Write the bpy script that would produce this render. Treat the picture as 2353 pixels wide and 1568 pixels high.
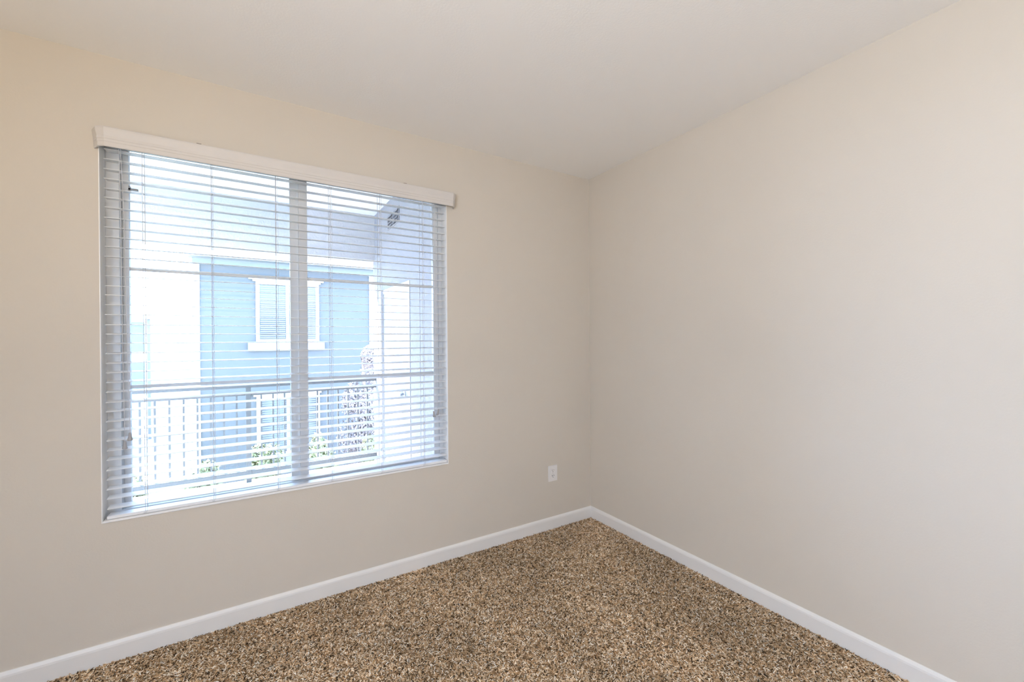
import bpy, bmesh, math, random
from mathutils import Vector, Matrix

for o in list(bpy.data.objects):
    bpy.data.objects.remove(o, do_unlink=True)
SC = bpy.context.scene
COL = SC.collection
random.seed(7)

# ------------------------------------------------------------------ camera
cd = bpy.data.cameras.new('camera')
cam = bpy.data.objects.new('camera', cd)
COL.objects.link(cam)
cd.sensor_fit = 'HORIZONTAL'
cd.sensor_width = 36.0
cd.lens = 968.471 / 2353.0 * 36.0
cd.clip_start = 0.02
F = Vector((0.5259, 0.8505, -0.0018)).normalized()
Rt = Vector((0.8505, -0.5259, -0.0075))
Rt = (Rt - F * Rt.dot(F)).normalized()
Up = Rt.cross(F)
M = Matrix((Rt, Up, -F)).transposed().to_4x4()
M.translation = Vector((-2.2224, -2.4537, 1.3643))
cam.matrix_world = M
SC.camera = cam

# ------------------------------------------------------------------ view transform
SC.view_settings.view_transform = 'Standard'
SC.view_settings.look = 'None'
SC.view_settings.gamma = 1.0
SC.view_settings.use_curve_mapping = False
SC.view_settings.exposure = 0.0
SC.cycles.use_denoising = True
SC.cycles.max_bounces = 10
SC.cycles.diffuse_bounces = 7
SC.cycles.transparent_max_bounces = 16
SC.cycles.sample_clamp_indirect = 6.0
SC.cycles.caustics_reflective = False
SC.cycles.caustics_refractive = False

# ------------------------------------------------------------------ sky
W = bpy.data.worlds.new('sky')
SC.world = W
W.use_nodes = True
nt = W.node_tree
nt.nodes.clear()
wo = nt.nodes.new('ShaderNodeOutputWorld')
bg = nt.nodes.new('ShaderNodeBackground')
tc = nt.nodes.new('ShaderNodeTexCoord')
sx = nt.nodes.new('ShaderNodeSeparateXYZ')
rp = nt.nodes.new('ShaderNodeValToRGB')
rp.color_ramp.elements[0].position = 0.0
rp.color_ramp.elements[0].color = (0.50, 0.69, 1.0, 1)
rp.color_ramp.elements[1].position = 0.75
rp.color_ramp.elements[1].color = (0.42, 0.63, 1.0, 1)
nt.links.new(tc.outputs['Generated'], sx.inputs[0])
nt.links.new(sx.outputs['Z'], rp.inputs[0])
nt.links.new(rp.outputs[0], bg.inputs[0])
bg.inputs[1].default_value = 24.0
nt.links.new(bg.outputs[0], wo.inputs[0])

# ------------------------------------------------------------------ sun
sd = bpy.data.lights.new('sun', 'SUN')
sd.energy = 115.0
sd.angle = math.radians(0.6)
sd.color = (1.0, 0.97, 0.94)
sun = bpy.data.objects.new('sun', sd)
COL.objects.link(sun)
sun.rotation_euler = Vector((-0.45, 0.62, 0.80)).to_track_quat('Z', 'Y').to_euler()

# ------------------------------------------------------------------ added fill lights, warm and blue, at an unseen side opening
def area(name, loc, rot, w, h, energy, col):
    d = bpy.data.lights.new(name, 'AREA')
    d.shape = 'RECTANGLE'
    d.size, d.size_y = h, w
    d.energy = energy
    d.color = col
    o = bpy.data.objects.new(name, d)
    COL.objects.link(o)
    o.location = loc
    o.rotation_euler = rot
    return o


area('side_fill_warm', (-3.72, -3.10, 1.42), (0, -math.pi / 2, 0), 1.36, 1.56, 26.0, (1.0, 0.86, 0.56))
area('side_fill_blue', (-3.60, -3.10, 1.60), (0, -math.pi / 2 + 0.6, 0), 1.36, 0.45, 66.0, (0.27, 0.54, 1.0))

# ------------------------------------------------------------------ materials
MATS = {}


def pbr(name, col, rough=0.6, metal=0.0, bump=0.0, bscale=200.0, var=0.0, vscale=3.0, spec=0.5, sheen=0.0):
    m = bpy.data.materials.new(name)
    m.use_nodes = True
    n = m.node_tree
    b = n.nodes['Principled BSDF']
    b.inputs['Base Color'].default_value = (*col, 1)
    b.inputs['Roughness'].default_value = rough
    b.inputs['Metallic'].default_value = metal
    b.inputs['Specular IOR Level'].default_value = spec
    geo = n.nodes.new('ShaderNodeNewGeometry')
    if var > 0:
        nz = n.nodes.new('ShaderNodeTexNoise')
        nz.inputs['Scale'].default_value = vscale
        nz.inputs['Detail'].default_value = 4
        r = n.nodes.new('ShaderNodeValToRGB')
        r.color_ramp.elements[0].position = 0.3
        r.color_ramp.elements[1].position = 0.7
        r.color_ramp.elements[0].color = (*[c * (1 - var) for c in col], 1)
        r.color_ramp.elements[1].color = (*[min(1, c * (1 + var)) for c in col], 1)
        n.links.new(geo.outputs['Position'], nz.inputs['Vector'])
        n.links.new(nz.outputs['Fac'], r.inputs[0])
        n.links.new(r.outputs[0], b.inputs['Base Color'])
    if bump > 0:
        nb = n.nodes.new('ShaderNodeTexNoise')
        nb.inputs['Scale'].default_value = bscale
        nb.inputs['Detail'].default_value = 3
        bp = n.nodes.new('ShaderNodeBump')
        bp.inputs['Strength'].default_value = bump
        bp.inputs['Distance'].default_value = 0.004
        n.links.new(geo.outputs['Position'], nb.inputs['Vector'])
        n.links.new(nb.outputs['Fac'], bp.inputs['Height'])
        n.links.new(bp.outputs[0], b.inputs['Normal'])
    MATS[name] = m
    return m


WALL = pbr('wall_paint', (0.645, 0.590, 0.512), 0.85, bump=0.10, bscale=130, var=0.012, vscale=1.7, spec=0.2)
CEIL = pbr('ceiling_paint', (0.92, 0.91, 0.895), 0.9, bump=0.12, bscale=110, spec=0.15)
TRIM = pbr('white_trim', (0.80, 0.78, 0.75), 0.45)
REVEAL = pbr('white_reveal_paint', (0.90, 0.89, 0.87), 0.6, bump=0.05, bscale=150)
VINYL = pbr('white_vinyl', (0.72, 0.72, 0.72), 0.4)
SLAT = pbr('faux_wood_slat', (0.80, 0.80, 0.80), 0.45, var=0.02, vscale=8)
VAL = pbr('valance_white', (0.66, 0.625, 0.59), 0.5, var=0.02, vscale=6)
CORD = pbr('white_cord', (0.62, 0.62, 0.65), 0.8)
TASSEL = pbr('tassel_plastic', (0.36, 0.355, 0.36), 0.5)
CLIP = pbr('dark_clip', (0.12, 0.09, 0.07), 0.5)
PLATE = pbr('outlet_plastic', (0.80, 0.775, 0.755), 0.35)
SLOT = pbr('outlet_slot', (0.03, 0.015, 0.015), 0.6)
SLOTG = pbr('shuttered_slot', (0.40, 0.36, 0.34), 0.6)
METAL = pbr('screw_metal', (0.6, 0.58, 0.55), 0.35, metal=0.8)
PAD = pbr('carpet_backing', (0.28, 0.20, 0.12), 0.95, var=0.2, vscale=60, spec=0.1)
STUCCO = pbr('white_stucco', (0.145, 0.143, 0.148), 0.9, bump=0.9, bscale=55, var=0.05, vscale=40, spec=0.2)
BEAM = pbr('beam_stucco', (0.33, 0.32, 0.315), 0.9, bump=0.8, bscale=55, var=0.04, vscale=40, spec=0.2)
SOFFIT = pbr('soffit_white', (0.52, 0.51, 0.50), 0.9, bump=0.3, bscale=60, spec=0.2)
CONC = pbr('balcony_concrete', (0.50, 0.50, 0.50), 0.85, bump=0.3, bscale=80, var=0.08, vscale=6)
RAIL = pbr('railing_blue_grey', (0.046, 0.054, 0.060), 0.5)
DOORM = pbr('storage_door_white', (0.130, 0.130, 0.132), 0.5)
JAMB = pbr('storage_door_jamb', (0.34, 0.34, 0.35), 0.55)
NICKEL = pbr('satin_nickel', (0.35, 0.36, 0.38), 0.35, metal=0.7)
VENTD = pbr('vent_shadow', (0.04, 0.04, 0.045), 0.8)
BLUE = pbr('slate_blue_siding', (0.060, 0.061, 0.058), 0.8, bump=0.25, bscale=40, var=0.03, vscale=2)
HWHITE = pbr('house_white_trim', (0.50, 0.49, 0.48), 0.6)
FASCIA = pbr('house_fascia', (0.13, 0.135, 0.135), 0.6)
ROOF = pbr('roof_shingle', (0.20, 0.18, 0.17), 0.9, bump=0.4, bscale=20)
HBLIND = pbr('house_window_blind', (0.10, 0.10, 0.10), 0.7)
FARW = pbr('far_white_wall', (0.85, 0.84, 0.82), 0.85, bump=0.1, bscale=10)
FARG = pbr('far_window_glass', (0.06, 0.085, 0.085), 0.15)
PIPE = pbr('downspout_grey', (0.08, 0.08, 0.085), 0.5)
BARK = pbr('bark', (0.16, 0.11, 0.08), 0.9, bump=0.5, bscale=40)
LEAFG = pbr('hedge_leaf', (0.120, 0.122, 0.060), 0.7, var=0.4, vscale=5, spec=0.1)
LEAFP = pbr('blossom_leaf', (0.17, 0.13, 0.118), 0.6, var=0.2, vscale=7)
LAWN = pbr('lawn_soil', (0.17, 0.165, 0.12), 0.95, bump=0.5, bscale=12, var=0.25, vscale=1.5)


def glass_mat(name, tint):
    m = bpy.data.materials.new(name)
    m.use_nodes = True
    n = m.node_tree
    n.nodes.clear()
    out = n.nodes.new('ShaderNodeOutputMaterial')
    mx = n.nodes.new('ShaderNodeMixShader')
    tr = n.nodes.new('ShaderNodeBsdfTransparent')
    tr.inputs[0].default_value = (*tint, 1)
    gl = n.nodes.new('ShaderNodeBsdfGlossy')
    gl.inputs['Roughness'].default_value = 0.02
    fr = n.nodes.new('ShaderNodeFresnel')
    fr.inputs[0].default_value = 1.45
    n.links.new(fr.outputs[0], mx.inputs[0])
    n.links.new(tr.outputs[0], mx.inputs[1])
    n.links.new(gl.outputs[0], mx.inputs[2])
    n.links.new(mx.outputs[0], out.inputs[0])
    return m


GLASS_L = glass_mat('window_glass_tinted', (0.91, 0.945, 0.965))
GLASS_R = glass_mat('window_glass', (0.95, 0.96, 0.98))
HGLASS = pbr('house_glass', (0.06, 0.065, 0.07), 0.08)


# ------------------------------------------------------------------ mesh helpers
class MB:
    def __init__(s):
        s.v, s.f = [], []

    def box(s, x0, x1, y0, y1, z0, z1):
        n = len(s.v)
        s.v += [(x, y, z) for z in (z0, z1) for y in (y0, y1) for x in (x0, x1)]
        s.f += [tuple(n + i for i in q) for q in
                ((0, 2, 3, 1), (4, 5, 7, 6), (0, 1, 5, 4), (2, 6, 7, 3), (0, 4, 6, 2), (1, 3, 7, 5))]
        return s

    def tube(s, pts, r, k=6):
        rings = []
        for i, p in enumerate(pts):
            p = Vector(p)
            a = Vector(pts[max(0, i - 1)])
            b = Vector(pts[min(len(pts) - 1, i + 1)])
            d = (b - a).normalized()
            u = d.cross(Vector((0.3, 0.9, 0.2))).normalized()
            w = d.cross(u)
            rr = r[i] if isinstance(r, (list, tuple)) else r
            n = len(s.v)
            s.v += [tuple(p + rr * (math.cos(t) * u + math.sin(t) * w)) for t in [2 * math.pi * j / k for j in range(k)]]
            rings.append(n)
        for a, b in zip(rings, rings[1:]):
            s.f += [(a + j, a + (j + 1) % k, b + (j + 1) % k, b + j) for j in range(k)]
        s.f.append(tuple(rings[0] + j for j in reversed(range(k))))
        s.f.append(tuple(rings[-1] + j for j in range(k)))
        return s

    def lathe(s, prof, c, k=10, axis='z'):
        rings = []
        for (r, h) in prof:
            n = len(s.v)
            for j in range(k):
                t = 2 * math.pi * j / k
                a, b = r * math.cos(t), r * math.sin(t)
                s.v.append((c[0] + a, c[1] + b, c[2] + h) if axis == 'z' else (c[0] + a, c[1] - h, c[2] + b))
            rings.append(n)
        for a, b in zip(rings, rings[1:]):
            s.f += [(a + j, a + (j + 1) % k, b + (j + 1) % k, b + j) for j in range(k)]
        s.f.append(tuple(rings[0] + j for j in reversed(range(k))))
        s.f.append(tuple(rings[-1] + j for j in range(k)))
        return s

    def sweep(s, prof, A, B, nrm, up=(0, 0, 1)):
        """profile (out, up) pairs extruded from A to B; out along nrm."""
        A, B, nrm, up = Vector(A), Vector(B), Vector(nrm), Vector(up)
        k = len(prof)
        n = len(s.v)
        for P in (A, B):
            s.v += [tuple(P + nrm * o + up * h) for o, h in prof]
        s.f += [(n + i, n + (i + 1) % k, n + k + (i + 1) % k, n + k + i) for i in range(k)]
        s.f += [tuple(n + i for i in reversed(range(k))), tuple(n + k + i for i in range(k))]
        return s

    def loft(s, rings):
        """closed profiles with equal counts, given as point lists, skinned in order and capped."""
        k = len(rings[0])
        idx = []
        for r in rings:
            idx.append(len(s.v))
            s.v += [tuple(p) for p in r]
        for a, b in zip(idx, idx[1:]):
            s.f += [(a + i, a + (i + 1) % k, b + (i + 1) % k, b + i) for i in range(k)]
        s.f += [tuple(idx[0] + i for i in reversed(range(k))), tuple(idx[-1] + i for i in range(k))]
        return s

    def mesh(s, name, mat, bevel=0.0, smooth=False):
        me = bpy.data.meshes.new(name)
        me.from_pydata(s.v, [], s.f)
        bm = bmesh.new()
        bm.from_mesh(me)
        bmesh.ops.recalc_face_normals(bm, faces=bm.faces)
        if bevel > 0:
            bmesh.ops.bevel(bm, geom=list(bm.edges), offset=bevel, segments=2, affect='EDGES', profile=0.5)
        bm.to_mesh(me)
        bm.free()
        me.materials.append(mat)
        if smooth:
            for p in me.polygons:
                p.use_smooth = True
        return me

    def build(s, name, mat, parent=None, bevel=0.0, smooth=False):
        return link(name, s.mesh(name, mat, bevel, smooth), parent)


def link(name, me, parent=None):
    o = bpy.data.objects.new(name, me)
    COL.objects.link(o)
    if parent is not None:
        o.parent = parent
        o.matrix_parent_inverse = Matrix.Identity(4)
        # all part meshes are given in world coordinates: undo the (chain of) root offsets
        off = Vector((0, 0, 0))
        p = parent
        while p is not None:
            off += Vector(p.location)
            p = p.parent
        o.location = -off
    return o


def tag(o, label, cat=None, group=None, kind=None):
    o['label'] = label
    if cat:
        o['category'] = cat
    if group:
        o['group'] = group
    if kind:
        o['kind'] = kind
    return o


def thing(name, loc, label, cat, group=None, kind=None):
    o = bpy.data.objects.new(name, None)
    COL.objects.link(o)
    o.location = loc
    o.empty_display_size = 0.1
    return tag(o, label, cat, group, kind)


def struct(name, mb, mat, label, cat, bevel=0.0):
    return tag(mb.build(name, mat, None, bevel), label, cat, kind='structure')


def box(*a):
    return MB().box(*a)


# ------------------------------------------------------------------ room shell
H = 2.60
XW, YS = -3.75, -4.05          # far west and south walls (behind the camera)
WL, WR, WB, WT = -2.772, -1.1793, 0.5935, 2.285   # window opening
TH = 0.17

struct('floor', box(XW - 0.1, 0.1, YS - 0.1, 0.1, -0.14, -0.006), PAD, 'brown carpet backing floor of the empty bedroom', 'floor')
struct('ceiling', box(XW - 0.1, 0.12, YS - 0.1, TH, H, H + 0.12), CEIL, 'plain off white ceiling of the empty bedroom', 'ceiling')
mb = MB()
mb.box(XW - 0.1, WL, 0, TH, -0.14, H)
mb.box(WR, 0.12, 0, TH, -0.14, H)
mb.box(WL, WR, 0, TH, -0.14, WB)
mb.box(WL, WR, 0, TH, WT, H)
struct('wall_north', mb, WALL, 'beige painted wall with the blind covered window', 'wall')
struct('wall_east', box(0, 0.12, YS - 0.1, 0, -0.14, H), WALL, 'blank beige painted wall right of the corner', 'wall')
W2A, W2B, W2L, W2H = -3.80, -2.40, 0.60, 2.25      # added opening in the west wall to house the fill lights
mb = MB()
mb.box(XW - 0.12, XW, YS - 0.1, W2A, -0.14, H).box(XW - 0.12, XW, W2B, 0, -0.14, H)
mb.box(XW - 0.12, XW, W2A, W2B, -0.14, W2L).box(XW - 0.12, XW, W2A, W2B, W2H, H)
struct('wall_west', mb, WALL, 'beige side wall left of the window wall, out of view', 'wall')
mb = MB()
for a, c in ((W2A, W2A + 0.05), (W2B - 0.05, W2B), ((W2A + W2B) / 2 - 0.03, (W2A + W2B) / 2 + 0.03)):
    mb.box(XW - 0.09, XW - 0.03, a, c, W2L, W2H)
mb.box(XW - 0.09, XW - 0.03, W2A, W2B, W2L, W2L + 0.05).box(XW - 0.09, XW - 0.03, W2A, W2B, W2H - 0.05, W2H)
w2 = struct('fill_window', mb, VINYL, 'added white framed side window housing the fill lights, out of view', 'window')
box(XW - 0.026, XW - 0.022, W2A + 0.002, W2B - 0.002, W2L + 0.002, W2H - 0.002).build('sky_blocker', TRIM, w2)  # added panel closing the opening so the sky stays out
struct('wall_south', box(XW, 0, YS - 0.12, YS, -0.14, H), WALL, 'beige back wall behind the viewer', 'wall')

BH = 0.0812
bprof = [(0, -0.006), (0.012, -0.006), (0.012, BH - 0.020), (0.0105, BH - 0.012), (0.0075, BH - 0.006), (0.0045, BH - 0.001), (0.003, BH), (0, BH)]
struct('baseboard_north', MB().sweep(bprof, (XW, 0, 0), (-0.0, 0, 0), (0, -1, 0)), TRIM, 'white baseboard under the window along the carpet', 'baseboard')
struct('baseboard_east', MB().sweep(bprof, (0, YS, 0), (0, -0.0122, 0), (-1, 0, 0)), TRIM, 'white baseboard along the blank wall right of the corner', 'baseboard')
struct('baseboard_west', MB().sweep(bprof, (XW, YS, 0), (XW, -0.0122, 0), (1, 0, 0)), TRIM, 'white baseboard along the side wall left of the window wall', 'baseboard')
struct('baseboard_south', MB().sweep(bprof, (XW + 0.013, YS, 0), (-0.013, YS, 0), (0, 1, 0)), TRIM, 'white baseboard along the back wall', 'baseboard')

# ------------------------------------------------------------------ carpet pile (nobody could count it)
CARPET = bpy.data.materials.new('carpet_yarn')
CARPET.use_nodes = True
n = CARPET.node_tree
b = n.nodes['Principled BSDF']
b.inputs['Roughness'].default_value = 0.9
b.inputs['Specular IOR Level'].default_value = 0.15
oi = n.nodes.new('ShaderNodeObjectInfo')
rp = n.nodes.new('ShaderNodeValToRGB')
rp.color_ramp.interpolation = 'LINEAR'
els = rp.color_ramp.elements
els[0].position, els[0].color = 0.0, (0.035, 0.022, 0.012, 1)
els[1].position, els[1].color = 1.0, (0.94, 0.89, 0.80, 1)
for pos, c in ((0.09, (0.060, 0.038, 0.020)), (0.19, (0.29, 0.172, 0.086)), (0.47, (0.53, 0.350, 0.190)), (0.75, (0.69, 0.520, 0.345)), (0.90, (0.87, 0.75, 0.58))):
    e = els.new(pos)
    e.color = (*c, 1)
n.links.new(oi.outputs['Random'], rp.inputs[0])
geo = n.nodes.new('ShaderNodeNewGeometry')
tone = None
for sc_, lo, hi in ((1.7, 0.80, 1.20), (28.0, 0.82, 1.18)):      # wear: trodden, brushed and mottled patches of the yarn
    nz = n.nodes.new('ShaderNodeTexNoise')
    nz.inputs['Scale'].default_value = sc_
    nz.inputs['Detail'].default_value = 3.0
    mr = n.nodes.new('ShaderNodeMapRange')
    mr.inputs['From Min'].default_value = 0.33
    mr.inputs['From Max'].default_value = 0.67
    mr.inputs['To Min'].default_value = lo
    mr.inputs['To Max'].default_value = hi
    n.links.new(geo.outputs['Position'], nz.inputs['Vector'])
    n.links.new(nz.outputs['Fac'], mr.inputs['Value'])
    if tone is None:
        tone = mr.outputs[0]
    else:
        mm = n.nodes.new('ShaderNodeMath')
        mm.operation = 'MULTIPLY'
        n.links.new(tone, mm.inputs[0])
        n.links.new(mr.outputs[0], mm.inputs[1])
        tone = mm.outputs[0]
hs = n.nodes.new('ShaderNodeHueSaturation')
n.links.new(tone, hs.inputs['Value'])
n.links.new(rp.outputs[0], hs.inputs['Color'])
n.links.new(hs.outputs[0], b.inputs['Base Color'])

pile_me = bpy.data.meshes.new('carpet_pile')
x0, x1, y0, y1 = XW + 0.014, -0.014, YS + 0.014, -0.014
pile_me.from_pydata([(x0, y0, -0.006), (x1, y0, -0.006), (x1, y1, -0.006), (x0, y1, -0.006)], [], [(0, 1, 2, 3)])
pile = bpy.data.objects.new('carpet_pile', pile_me)
COL.objects.link(pile)
tag(pile, 'speckled brown and beige frieze carpet covering the whole floor', 'carpet', kind='stuff')
ng = bpy.data.node_groups.new('tufts', 'GeometryNodeTree')
ng.interface.new_socket('Geometry', in_out='INPUT', socket_type='NodeSocketGeometry')
ng.interface.new_socket('Geometry', in_out='OUTPUT', socket_type='NodeSocketGeometry')
N = ng.nodes.new
L = ng.links.new
gi, go = N('NodeGroupInput'), N('NodeGroupOutput')
dp = N('GeometryNodeDistributePointsOnFaces')
dp.inputs['Density'].default_value = 52000.0
dp.inputs['Seed'].default_value = 3
L(gi.outputs[0], dp.inputs['Mesh'])
cone = N('GeometryNodeMeshCone')
cone.fill_type = 'NONE'
cone.inputs['Vertices'].default_value = 4
cone.inputs['Side Segments'].default_value = 3
cone.inputs['Radius Top'].default_value = 0.0011
cone.inputs['Radius Bottom'].default_value = 0.0021
cone.inputs['Depth'].default_value = 0.0100
# bend the yarn: x += 34 z^2
pos = N('GeometryNodeInputPosition')
sep = N('ShaderNodeSeparateXYZ')
L(pos.outputs[0], sep.inputs[0])
sq = N('ShaderNodeMath'); sq.operation = 'MULTIPLY'
L(sep.outputs['Z'], sq.inputs[0]); L(sep.outputs['Z'], sq.inputs[1])
ml = N('ShaderNodeMath'); ml.operation = 'MULTIPLY'; ml.inputs[1].default_value = 40.0
L(sq.outputs[0], ml.inputs[0])
cmb = N('ShaderNodeCombineXYZ')
L(ml.outputs[0], cmb.inputs['X'])
sp = N('GeometryNodeSetPosition')
L(cone.outputs['Mesh'], sp.inputs['Geometry'])
L(cmb.outputs[0], sp.inputs['Offset'])
iop = N('GeometryNodeInstanceOnPoints')
L(dp.outputs['Points'], iop.inputs['Points'])
L(sp.outputs[0], iop.inputs['Instance'])
# lean: footprints and vacuum strokes change how far the pile leans
nz = N('ShaderNodeTexNoise')
nz.inputs['Scale'].default_value = 1.3
nz.inputs['Detail'].default_value = 3.0
mpx = N('ShaderNodeVectorMath'); mpx.operation = 'MULTIPLY'
mpx.inputs[1].default_value = (1.6, 0.8, 1.0)
pos2 = N('GeometryNodeInputPosition')
L(pos2.outputs[0], mpx.inputs[0])
L(mpx.outputs[0], nz.inputs['Vector'])
mr = N('ShaderNodeMapRange')
mr.inputs['From Min'].default_value = 0.35
mr.inputs['From Max'].default_value = 0.65
mr.inputs['To Min'].default_value = 1.2
mr.inputs['To Max'].default_value = 0.6
L(nz.outputs[0], mr.inputs['Value'])
rv = N('FunctionNodeRandomValue'); rv.data_type = 'FLOAT'
rv.inputs[2].default_value = 0.35
rv.inputs[3].default_value = 1.35
tl = N('ShaderNodeMath'); tl.operation = 'MULTIPLY'
L(rv.outputs[1], tl.inputs[0]); L(mr.outputs[0], tl.inputs[1])
rz = N('FunctionNodeRandomValue'); rz.data_type = 'FLOAT'
rz.inputs[2].default_value = 0.0
rz.inputs[3].default_value = 6.2832
rz.inputs['Seed'].default_value = 9
ce = N('ShaderNodeCombineXYZ')
L(tl.outputs[0], ce.inputs['Y'])
L(rz.outputs[1], ce.inputs['Z'])
L(ce.outputs[0], iop.inputs['Rotation'])
rs = N('FunctionNodeRandomValue'); rs.data_type = 'FLOAT'
rs.inputs[2].default_value = 0.75
rs.inputs[3].default_value = 1.25
rs.inputs['Seed'].default_value = 21
L(rs.outputs[1], iop.inputs['Scale'])
sm = N('GeometryNodeSetMaterial')
sm.inputs['Material'].default_value = CARPET
L(iop.outputs[0], sm.inputs['Geometry'])
L(sm.outputs[0], go.inputs[0])
md = pile.modifiers.new('tufts', 'NODES')
md.node_group = ng
pile_me.materials.append(CARPET)

# ------------------------------------------------------------------ window
win = thing('window_1', ((WL + WR) / 2, 0.12, WB), 'white vinyl sliding window behind the open blind', 'window', kind='structure')
tr = MB()
tr.box(WL, WL + 0.003, -0.0012, TH, WB, WT).box(WR - 0.003, WR, -0.0012, TH, WB, WT).box(WL + 0.003, WR - 0.003, -0.0012, TH, WT - 0.003, WT)
struct('trim_1', tr, REVEAL, 'white painted return lining the window opening', 'trim')
MB().box(WL + 0.004, WR - 0.004, -0.004, 0.10, WB, 0.6016).build('window_sill', REVEAL, win, bevel=0.002)
fl, fr_, fb, ft = WL + 0.003, WR - 0.003, 0.6018, WT - 0.003
f = MB()
f.box(fl, -2.722, 0.08, 0.165, fb, ft).box(-1.204, fr_, 0.08, 0.165, fb, ft)
f.box(-2.722, -1.204, 0.08, 0.165, fb, 0.616).box(-2.722, -1.204, 0.08, 0.165, ft - 0.010, ft)
f.build('window_frame', VINYL, win, bevel=0.0015)
Z0, Z1 = 0.616, ft - 0.010


def sash(x0, x1, y0, y1, sl, sr, glass):
    s = MB()
    s.box(x0, x0 + sl, y0, y1, Z0, Z1).box(x1 - sr, x1, y0, y1, Z0, Z1)
    s.box(x0 + sl, x1 - sr, y0, y1, Z0, Z0 + 0.012).box(x0 + sl, x1 - sr, y0, y1, Z1 - 0.014, Z1)
    o = s.build('sash', VINYL, win, bevel=0.001)
    ym = (y0 + y1) / 2
    MB().box(x0 + sl - 0.004, x1 - sr + 0.004, ym + 0.006, ym + 0.010, Z0 + 0.010, Z1 - 0.010).build('pane', glass, o)
    for z in (1.709, 1.161):
        MB().box(x0 + sl, x1 - sr, ym - 0.004, ym + 0.004, z - 0.008, z + 0.008).build('muntin', VINYL, o)
    return o


s1 = sash(-2.7215, -1.999, 0.126, 0.155, 0.023, 0.042, GLASS_L)
s1['label'] = 'left fixed sash of the sliding window'
s2 = sash(-2.001, -1.2045, 0.092, 0.120, 0.042, 0.031, GLASS_R)
s2['label'] = 'right sliding sash of the window'
latch = MB().box(-2.697, -2.664, 0.112, 0.127, 2.068, 2.076).box(-2.697, -2.690, 0.112, 0.127, 2.060, 2.084)
latch.build('sash_latch', TASSEL, s1)

# ------------------------------------------------------------------ window blind
blind = thing('window_blind', ((WL + WR) / 2, 0.035, 0.604), 'white two inch horizontal slat blind hanging open in the window', 'blind')
BL, BR = -2.757, -1.1845
MB().box(BL, BR, 0.010, 0.060, 2.226, 2.270).build('headrail', VINYL, blind, bevel=0.002)
NS, PITCH, ZT = 38, 0.0421, 2.2035
tilt = math.radians(5.0)
hw, ht = 0.0250, 0.0010
sl = MB()
prof = []
for t in (-1, -0.5, 0, 0.5, 1):
    prof.append((t * hw, 0.0008 * (1 - t * t)))
ring = [(a, c + ht) for a, c in prof] + [(a, c - ht) for a, c in reversed(prof)]
ring = [(a * math.cos(tilt) - c * math.sin(tilt), a * math.sin(tilt) + c * math.cos(tilt)) for a, c in ring]
rl = [(BL, a, c) for a, c in ring]
rr = [(BR, a, c) for a, c in ring]
sl.loft([rl, rr])
slat_me = sl.mesh('slat', SLAT)
zc = [ZT + 0.0022 - i * PITCH for i in range(NS)]
slats = []
for z in zc:
    o = bpy.data.objects.new('slat', slat_me)
    COL.objects.link(o)
    o.parent = blind
    o.location = Vector((random.uniform(-0.0012, 0.0012), 0.035, z)) - Vector(blind.location)
    o.rotation_euler = (random.uniform(-0.012, 0.012), random.uniform(-0.0006, 0.0006), 0)
    slats.append(o)
br = MB().box(BL, BR, 0.010, 0.061, 0.6035, 0.6165).build('bottom_rail', SLAT, blind, bevel=0.0015)
for x in (BL, BR):
    s = 1 if x == BL else -1
    e = MB().box(min(x, x - s * 0.0016), max(x, x - s * 0.0016), 0.0095, 0.0615, 0.6032, 0.6168).build('end_cap', TASSEL, br)
# ladders
for x in (-2.631, -2.381, -2.111, -1.854, -1.589, -1.335):
    m = MB()
    for y in (0.0085, 0.0615):
        m.tube([(x, y, 2.226), (x, y, 1.4), (x + 0.001, y, 0.612)], 0.0011, 4)
    for z in zc:
        m.tube([(x, 0.0085, z - 0.0040), (x, 0.0615, z + 0.0010)], 0.0006, 3)
    m.tube([(x + 0.008, 0.0085, 2.226), (x + 0.008, 0.0085, 0.612)], 0.0008, 4)
    m.build('ladder_cord', CORD, blind)
    MB().lathe([(0.004, 0.0), (0.0055, 0.001), (0.0055, 0.003), (0.003, 0.0045)], (x, 0.0098, 0.6100), 8, axis='y').build('cord_button', VINYL, br)


def pull_cord(pts, tz, tx, ty, lean=0.0):
    c = MB().tube(pts, 0.0012, 5).build('pull_cord', CORD, blind)
    t = MB().lathe([(0.0025, 0.036), (0.0045, 0.034), (0.0055, 0.026), (0.0060, 0.018), (0.0088, 0.007), (0.0098, 0.002), (0.0085, 0.0)],
                   (tx, ty, tz), 10)
    if lean:
        t.v = [(x + (z - tz) * lean, y, z) for x, y, z in t.v]
    t.build('tassel', TASSEL, c, smooth=True)


pull_cord([(-2.700, -0.004, 2.214), (-2.690, -0.006, 1.9), (-2.683, -0.006, 1.3), (-2.676, -0.006, 0.966)], 0.938, -2.677, -0.006, 0.0)
pull_cord([(-2.706, -0.001, 2.214), (-2.701, -0.006, 1.9), (-2.698, -0.006, 1.3), (-2.694, -0.006, 0.932)], 0.904, -2.694, -0.006, 0.0)
pull_cord([(-1.262, -0.004, 2.214), (-1.263, -0.006, 1.6), (-1.266, -0.006, 1.1), (-1.272, -0.006, 0.925)], 0.898, -1.272, -0.006, -0.18)
pull_cord([(-1.256, -0.002, 2.214), (-1.257, -0.006, 1.6), (-1.257, -0.006, 1.1), (-1.252, -0.006, 0.935)], 0.908, -1.256, -0.006, 0.3)

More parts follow.
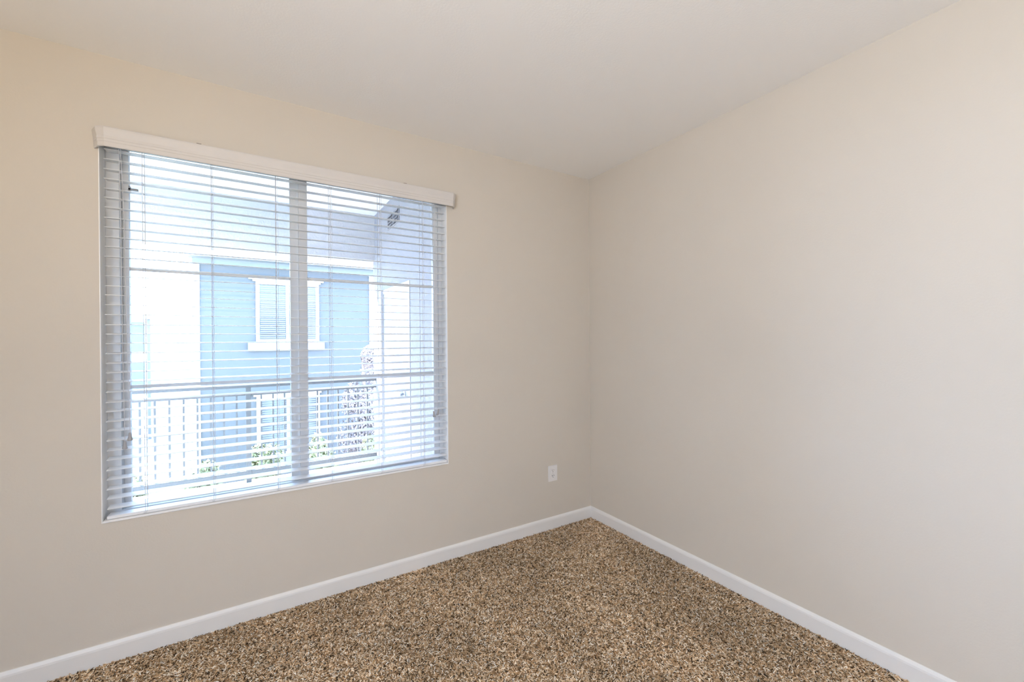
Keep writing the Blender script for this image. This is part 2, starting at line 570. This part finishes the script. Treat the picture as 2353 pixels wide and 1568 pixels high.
# valance: moulded board with splayed return ends
vz0, vz1 = 2.193, 2.2735
vp = [(0.000, 0.0), (0.0060, 0.0), (0.0080, 0.004), (0.0080, 0.018), (0.0095, 0.020), (0.0095, 0.030), (0.0110, 0.032), (0.0110, 0.044),
      (0.0130, 0.052), (0.0150, 0.060), (0.0165, 0.069), (0.0165, 0.0765), (0.0140, 0.0805), (0.000, 0.0805)]
VX0, VX1, VY = -2.741, -1.160, -0.050
va = MB()
L0 = [(VX0, VY - o, vz0 + h) for o, h in vp]
R0 = [(VX1, VY - o, vz0 + h) for o, h in vp]
va.loft([L0, R0])
val = va.build('valance', VAL, blind)
rt = MB()
A = [(VX0, VY - o, vz0 + h) for o, h in vp]
Bq = [(VX0 - 0.018 - o * 0.7, VY + 0.010 - o * 0.6, vz0 + h) for o, h in vp]
Cq = [(VX0 - 0.040 - o * 0.6, -0.002 - o * 0.02, vz0 + h) for o, h in vp]
rt.loft([A, Bq, Cq])
rt.build('valance_return', VAL, val)
rt = MB()
A = [(VX1, VY - o, vz0 + h) for o, h in vp]
Bq = [(VX1 + 0.010 + o * 0.7, VY + 0.010 - o * 0.6, vz0 + h) for o, h in vp]
Cq = [(VX1 + 0.022 + o * 0.8, -0.002 - o * 0.02, vz0 + h) for o, h in vp]
rt.loft([A, Bq, Cq])
rt.build('valance_return', VAL, val)
for x in (-2.42, -1.46):
    MB().box(x - 0.009, x + 0.009, VY - 0.012, VY - 0.004, vz0 + 0.0803, vz0 + 0.0835).build('valance_clip', CLIP, val)
MB().box(VX0 - 0.040, VX0 - 0.008, -0.014, -0.008, vz0 + 0.0803, vz0 + 0.083).build('valance_clip', CLIP, val)

# ------------------------------------------------------------------ wall outlet
ox, oz = -0.3675, 0.3955
outlet = thing('wall_outlet', (ox, 0, oz - 0.057), 'white duplex wall outlet low on the window wall near the corner', 'outlet')
MB().box(ox - 0.0405, ox + 0.0405, -0.0055, -0.0003, oz - 0.0572, oz + 0.0572).build('cover_plate', PLATE, outlet, bevel=0.0018)
for k, dz in enumerate((0.0195, -0.0195)):
    r = MB().box(ox - 0.0165, ox + 0.0165, -0.0068, -0.0050, oz + dz - 0.0135, oz + dz + 0.0135).build('receptacle', PLATE, outlet, bevel=0.0006)
    m_ = SLOT if k else SLOTG
    MB().box(ox - 0.0095, ox - 0.0055, -0.0071, -0.0067, oz + dz - 0.001, oz + dz + 0.009).build('slot', m_, r)
    MB().box(ox + 0.0055, ox + 0.0090, -0.0071, -0.0067, oz + dz + 0.000, oz + dz + 0.009).build('slot', m_, r)
    MB().lathe([(0.0028, 0.0), (0.0028, 0.0004)], (ox, -0.0067, oz + dz - 0.0075), 8, axis='y').build('ground_hole', SLOT, r)
MB().lathe([(0.003, 0.0), (0.003, 0.0008), (0.002, 0.0012)], (ox, -0.0054, oz), 10, axis='y').build('plate_screw', METAL, outlet)

# ------------------------------------------------------------------ added uplighter for interior fill, unseen beside the viewer
FIX = pbr('lamp_metal', (0.55, 0.54, 0.52), 0.35, metal=0.6)
lampx, lampy = -2.95, -3.00
lamp = thing('fill_lamp', (lampx, lampy, 0.0), 'added metal uplighter for fill light, standing unseen beside the viewer', 'lamp')
MB().lathe([(0.11, 0.008), (0.11, 0.026), (0.03, 0.034)], (lampx, lampy, 0), 24).build('base', FIX, lamp, smooth=True)
MB().tube([(lampx, lampy, 0.03), (lampx, lampy, 1.20)], 0.012, 10).build('pole', FIX, lamp, smooth=True)
MB().lathe([(0.02, 1.19), (0.09, 1.22), (0.14, 1.285), (0.145, 1.29), (0.135, 1.283), (0.085, 1.228), (0.02, 1.205)], (lampx, lampy, 0), 28).build('bowl', FIX, lamp, smooth=True)
ld = bpy.data.lights.new('fill_light', 'AREA')
ld.shape = 'DISK'
ld.size = 0.24
ld.energy = 50.0
ld.color = (1.0, 0.90, 0.79)
fill_light = bpy.data.objects.new('fill_light', ld)
COL.objects.link(fill_light)
fill_light.parent = lamp
fill_light.location = (0, 0, 1.30)
fill_light.rotation_euler = (math.pi, 0, 0)

# ------------------------------------------------------------------ balcony
XB = -1.045     # face of the stucco side wall
struct('balcony_floor', box(-4.6, 0.1, TH, 2.47, -0.22, 0.0), CONC, 'concrete balcony floor outside the window, sunlit at the edge', 'balcony floor')
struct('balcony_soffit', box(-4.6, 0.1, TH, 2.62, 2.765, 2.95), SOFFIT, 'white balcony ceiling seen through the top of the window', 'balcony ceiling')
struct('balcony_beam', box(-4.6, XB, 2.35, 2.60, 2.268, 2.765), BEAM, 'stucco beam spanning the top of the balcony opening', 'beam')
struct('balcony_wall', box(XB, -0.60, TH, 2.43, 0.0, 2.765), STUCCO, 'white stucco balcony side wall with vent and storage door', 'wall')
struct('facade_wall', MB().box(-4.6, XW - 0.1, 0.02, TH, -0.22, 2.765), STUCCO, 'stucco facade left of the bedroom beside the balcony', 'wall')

RY = 2.35
rail = thing('balcony_railing', (-2.6, RY, 0.0), 'blue grey metal balcony railing with thin vertical balusters', 'railing')
box(-4.45, XB, RY - 0.025, RY + 0.025, 0.925, 0.962).build('top_rail', RAIL, rail, bevel=0.003)
box(-4.45, XB, RY - 0.018, RY + 0.018, 0.850, 0.880).build('upper_rail', RAIL, rail, bevel=0.003)
box(-4.45, XB, RY - 0.022, RY + 0.022, 0.070, 0.128).build('bottom_rail', RAIL, rail, bevel=0.003)
for x in (-2.251, -4.42):
    box(x - 0.022, x + 0.022, RY - 0.028, RY + 0.028, 0.0, 0.925).build('post', RAIL, rail, bevel=0.002)
bal_me = MB().box(-0.0075, 0.0075, -0.0075, 0.0075, 0.126, 0.852).mesh('baluster', RAIL)
for k in range(-21, 13):
    x = -2.245 + 0.1006 * k
    if abs(k) == 0 or x < -4.36:
        continue
    o = bpy.data.objects.new('baluster', bal_me)
    COL.objects.link(o)
    o.parent = rail
    o.location = Vector((x, RY, 0)) - Vector(rail.location)

# storage door in the side wall
dr = thing('door_1', (XB, 1.6, 0.0), 'white storage door in the stucco balcony wall', 'door', kind='structure')
y0, y1, zt = 1.135, 2.035, 1.895
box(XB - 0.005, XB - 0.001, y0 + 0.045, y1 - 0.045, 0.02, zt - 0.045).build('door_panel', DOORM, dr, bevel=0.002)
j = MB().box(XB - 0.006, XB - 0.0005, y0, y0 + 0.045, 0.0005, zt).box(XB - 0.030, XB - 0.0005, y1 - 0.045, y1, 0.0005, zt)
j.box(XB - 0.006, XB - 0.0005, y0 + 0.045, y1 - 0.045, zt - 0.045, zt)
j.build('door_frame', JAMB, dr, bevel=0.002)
hd = MB().lathe([(0.032, 0), (0.032, 0.006), (0.012, 0.010), (0.012, 0.03)], (0, 0, 0), 12)
hd.v = [(XB - 0.005 - z, 1.29 + x, 0.885 + y) for x, y, z in hd.v]
hd = hd.build('door_handle', NICKEL, dr)
box(XB - 0.049, XB - 0.033, 1.275, 1.40, 0.873, 0.892).build('lever', NICKEL, hd, bevel=0.003)

# louvre vent high on the side wall
vent = thing('wall_vent', (XB, 1.61, 2.475), 'small louvre vent high on the stucco balcony wall', 'vent')
box(XB - 0.006, XB - 0.0005, 1.415, 1.805, 2.475, 2.622).build('vent_plate', STUCCO, vent, bevel=0.001)
for va_, vb_ in ((1.430, 1.600), (1.622, 1.790)):
    q = box(XB - 0.0075, XB - 0.0055, va_, vb_, 2.487, 2.610).build('vent_opening', VENTD, vent)
    for k in range(4):
        z = 2.501 + k * 0.031
        lv = MB().loft([[(XB - 0.0070, y, z + 0.013), (XB - 0.0200, y, z - 0.009), (XB - 0.0200, y, z - 0.012), (XB - 0.0070, y, z + 0.010)] for y in (va_, vb_)])
        lv.build('louvre', STUCCO, q)

# ------------------------------------------------------------------ ground outside
struct('ground', box(-40, 30, 2.5, 70, -3.1, -2.9), LAWN, 'planted ground below the balcony', 'ground')

# ------------------------------------------------------------------ blue neighbouring house
HX0, HX1, HY = -3.21, 0.56, 9.0
house = thing('neighbour_house', (-1.3, HY, -2.9), 'slate blue apartment house with white trimmed windows opposite the balcony', 'house')
box(HX0, HX1, HY, HY + 6, -2.9, 3.15).build('wall', BLUE, house)
box(HX1 - 0.13, HX1 + 0.02, HY - 0.03, HY + 0.02, -2.9, 3.08).build('corner_board', HWHITE, house)
box(HX0 - 0.10, HX0 + 0.03, HY - 0.03, HY + 0.02, -2.9, 3.08).build('corner_board', HWHITE, house)
box(HX0 - 0.10, HX1 + 0.02, HY - 0.035, HY + 0.02, 3.08, 3.22).build('frieze_board', FASCIA, house)
box(HX0 - 0.16, HX1 + 0.3, HY - 0.45, HY + 0.1, 3.22, 3.26).build('eave_soffit', FASCIA, house)
box(HX0 - 0.18, HX1 + 0.32, HY - 0.48, HY - 0.45, 3.20, 3.42).build('fascia', HWHITE, house)
rf = MB()
ex0, ex1, ey0, ey1, rz_ = HX0 - 0.18, HX1 + 0.32, HY - 0.48, HY + 6.4, 3.42
rf.v = [(ex0, ey0, rz_), (ex1, ey0, rz_), (ex1, ey1, rz_), (ex0, ey1, rz_), ((ex0 + ex1) / 2, ey0 + 2.6, rz_ + 0.55), ((ex0 + ex1) / 2, ey1 - 2.6, rz_ + 0.55)]
rf.f = [(0, 1, 4), (1, 2, 5, 4), (2, 3, 5), (3, 0, 4, 5), (0, 3, 2, 1)]
rf.build('roof', ROOF, house)
wx0, wx1 = -2.13, -0.79
for dz in (0.0, -2.68):
    a, c = 1.38 + dz, 2.78 + dz
    wf = MB()
    wf.box(wx0, wx0 + 0.075, HY - 0.05, HY + 0.02, a, c).box(wx1 - 0.075, wx1, HY - 0.05, HY + 0.02, a, c)
    wf.box(wx0 + 0.075, wx1 - 0.075, HY - 0.05, HY + 0.02, c - 0.075, c).box(wx0 + 0.075, wx1 - 0.075, HY - 0.05, HY + 0.02, a, a + 0.05)
    wf.box(-1.515, -1.445, HY - 0.045, HY + 0.02, a + 0.05, c - 0.075)
    w = wf.build('window', HWHITE, house)
    for p0, p1 in ((wx0 + 0.075, -1.515), (-1.445, wx1 - 0.075)):
        box(p0, p1, HY - 0.022, HY - 0.016, a + 0.05, c - 0.075).build('pane', HGLASS, w)
        bl = MB()
        k = 0
        z = a + 0.07
        while z < c - 0.10:
            bl.box(p0 + 0.01, p1 - 0.01, HY - 0.034, HY - 0.024, z, z + 0.030)
            z += 0.048
        bl = bl.build('window_shade', HBLIND, w)
        bl['kind'] = 'stuff'
    box(wx0 - 0.14, wx1 + 0.10, HY - 0.09, HY + 0.01, c + 0.045, c + 0.10).build('window_crown', HWHITE, house)
    box(wx0 - 0.06, wx1 + 0.04, HY - 0.06, HY + 0.01, c, c + 0.045).build('window_head', HWHITE, house)
    box(wx0 - 0.16, wx1 + 0.12, HY - 0.08, HY + 0.01, a - 0.20, a - 0.02).build('window_apron', FASCIA, house)

# ------------------------------------------------------------------ far white building
FY = 22.0
far = thing('apartment_block', (-9, FY, -2.9), 'distant white apartment block left of the blue house', 'building')
box(-14.0, -6.02, FY, FY + 8, -2.9, 2.42).build('wall', FARW, far)
box(-6.02, -4.35, FY + 0.4, FY + 8, -2.9, 2.36).build('wing_wall', FARW, far)
box(-14.2, -5.95, FY - 0.25, FY + 8.2, 2.42, 2.58).build('roof', HWHITE, far)
for a, c in ((0.95, 2.28), (-0.85, 0.50)):
    w = box(-7.55, -6.17, FY - 0.04, FY + 0.02, a - 0.06, c + 0.06).build('window', HWHITE, far)
    box(-7.5, -6.23, FY - 0.05, FY - 0.035, a, c).build('pane', FARG, w)
box(-6.14, -6.04, FY - 0.12, FY - 0.02, -2.9, 2.42).build('downspout', PIPE, far)

# ------------------------------------------------------------------ shrubs and blossom tree
def foliage(name, parent, c, r, nleaf, size, mat, seed, squash=1.0):
    rnd = random.Random(seed)
    m = MB()
    lobes = [(Vector((rnd.uniform(-.55, .55) * r[0], rnd.uniform(-.55, .55) * r[1], rnd.uniform(-.75, .85) * r[2])), rnd.uniform(.32, .5)) for _ in range(16)]
    for _ in range(nleaf):
        lc, lr = rnd.choice(lobes)
        d = Vector((rnd.gauss(0, 1), rnd.gauss(0, 1), rnd.gauss(0, 1))).normalized()
        taper = 1.0 - squash * max(0.0, lc.z / r[2]) * 0.75
        p = Vector(c) + Vector((lc.x * taper, lc.y * taper, lc.z)) + Vector((d.x * r[0], d.y * r[1], d.z * r[2] * 0.6)) * lr * rnd.uniform(.75, 1.05) * (0.45 + 0.55 * taper)
        u = Vector((rnd.gauss(0, 1), rnd.gauss(0, 1), rnd.gauss(0, 1))).normalized()
        v = d.cross(u)
        if v.length < 0.05:
            continue
        v = v.normalized()
        u = (d * 0.5 + v.cross(d)).normalized()
        s = size * rnd.uniform(.7, 1.3)
        n = len(m.v)
        k = d * s * 0.2
        m.v += [tuple(p - u * s), tuple(p + v * s * .45 - k), tuple(p + u * s), tuple(p - v * s * .45 - k)]
        m.f += [(n, n + 1, n + 2), (n, n + 2, n + 3)]
    me = bpy.data.meshes.new(name)
    me.from_pydata(m.v, [], m.f)
    me.materials.append(mat)
    o = link(name, me, parent)
    o['kind'] = 'stuff'
    return o


G = -2.9
hedge_spots = [(-4.60, 5.3, -0.16), (-3.74, 5.4, -0.22), (-2.88, 5.2, -0.30), (-2.02, 5.4, -0.36), (-1.16, 5.25, -0.33), (-0.30, 5.3, -0.26)]
where = ['leafy shrub at the far left end of the row below the balcony', 'second leafy shrub from the left in the row below the balcony',
         'third leafy shrub from the left, lowest of the row', 'fourth leafy shrub from the left, before the left half of the lower house window',
         'fifth leafy shrub from the left, before the right half of the lower house window', 'leafy shrub at the right end of the row before the blossom tree']
for i, (x, y, zt_) in enumerate(hedge_spots):
    sh = thing('shrub', (x, y, G), 'sunlit ' + where[i], 'shrub', 'leafy shrubs in a row below the balcony')
    hz = (zt_ - G) / 2
    MB().tube([(x, y, G), (x + 0.03, y, G + hz * 0.7), (x - 0.02, y, G + hz * 1.2)], [0.05, 0.04, 0.02], 7).build('stem', BARK, sh)
    foliage('foliage', sh, (x, y, G + hz * 1.12), (0.39, 0.38, hz * 0.95), 3600, 0.040, LEAFG, 40 + i, 0.3)
tx, ty = -0.26, 6.35
tree = thing('blossom_tree', (tx, ty, G), 'pale blossoming tree in front of the blue house beside the stucco wall', 'tree')
MB().tube([(tx, ty, G), (tx + 0.04, ty, -1.2), (tx - 0.02, ty, 0.2), (tx - 0.06, ty, 1.0)], [0.09, 0.07, 0.045, 0.015], 8).build('trunk', BARK, tree)
foliage('blossom', tree, (tx, ty, 0.05), (0.55, 0.5, 1.35), 9000, 0.030, LEAFP, 77, 0.6)
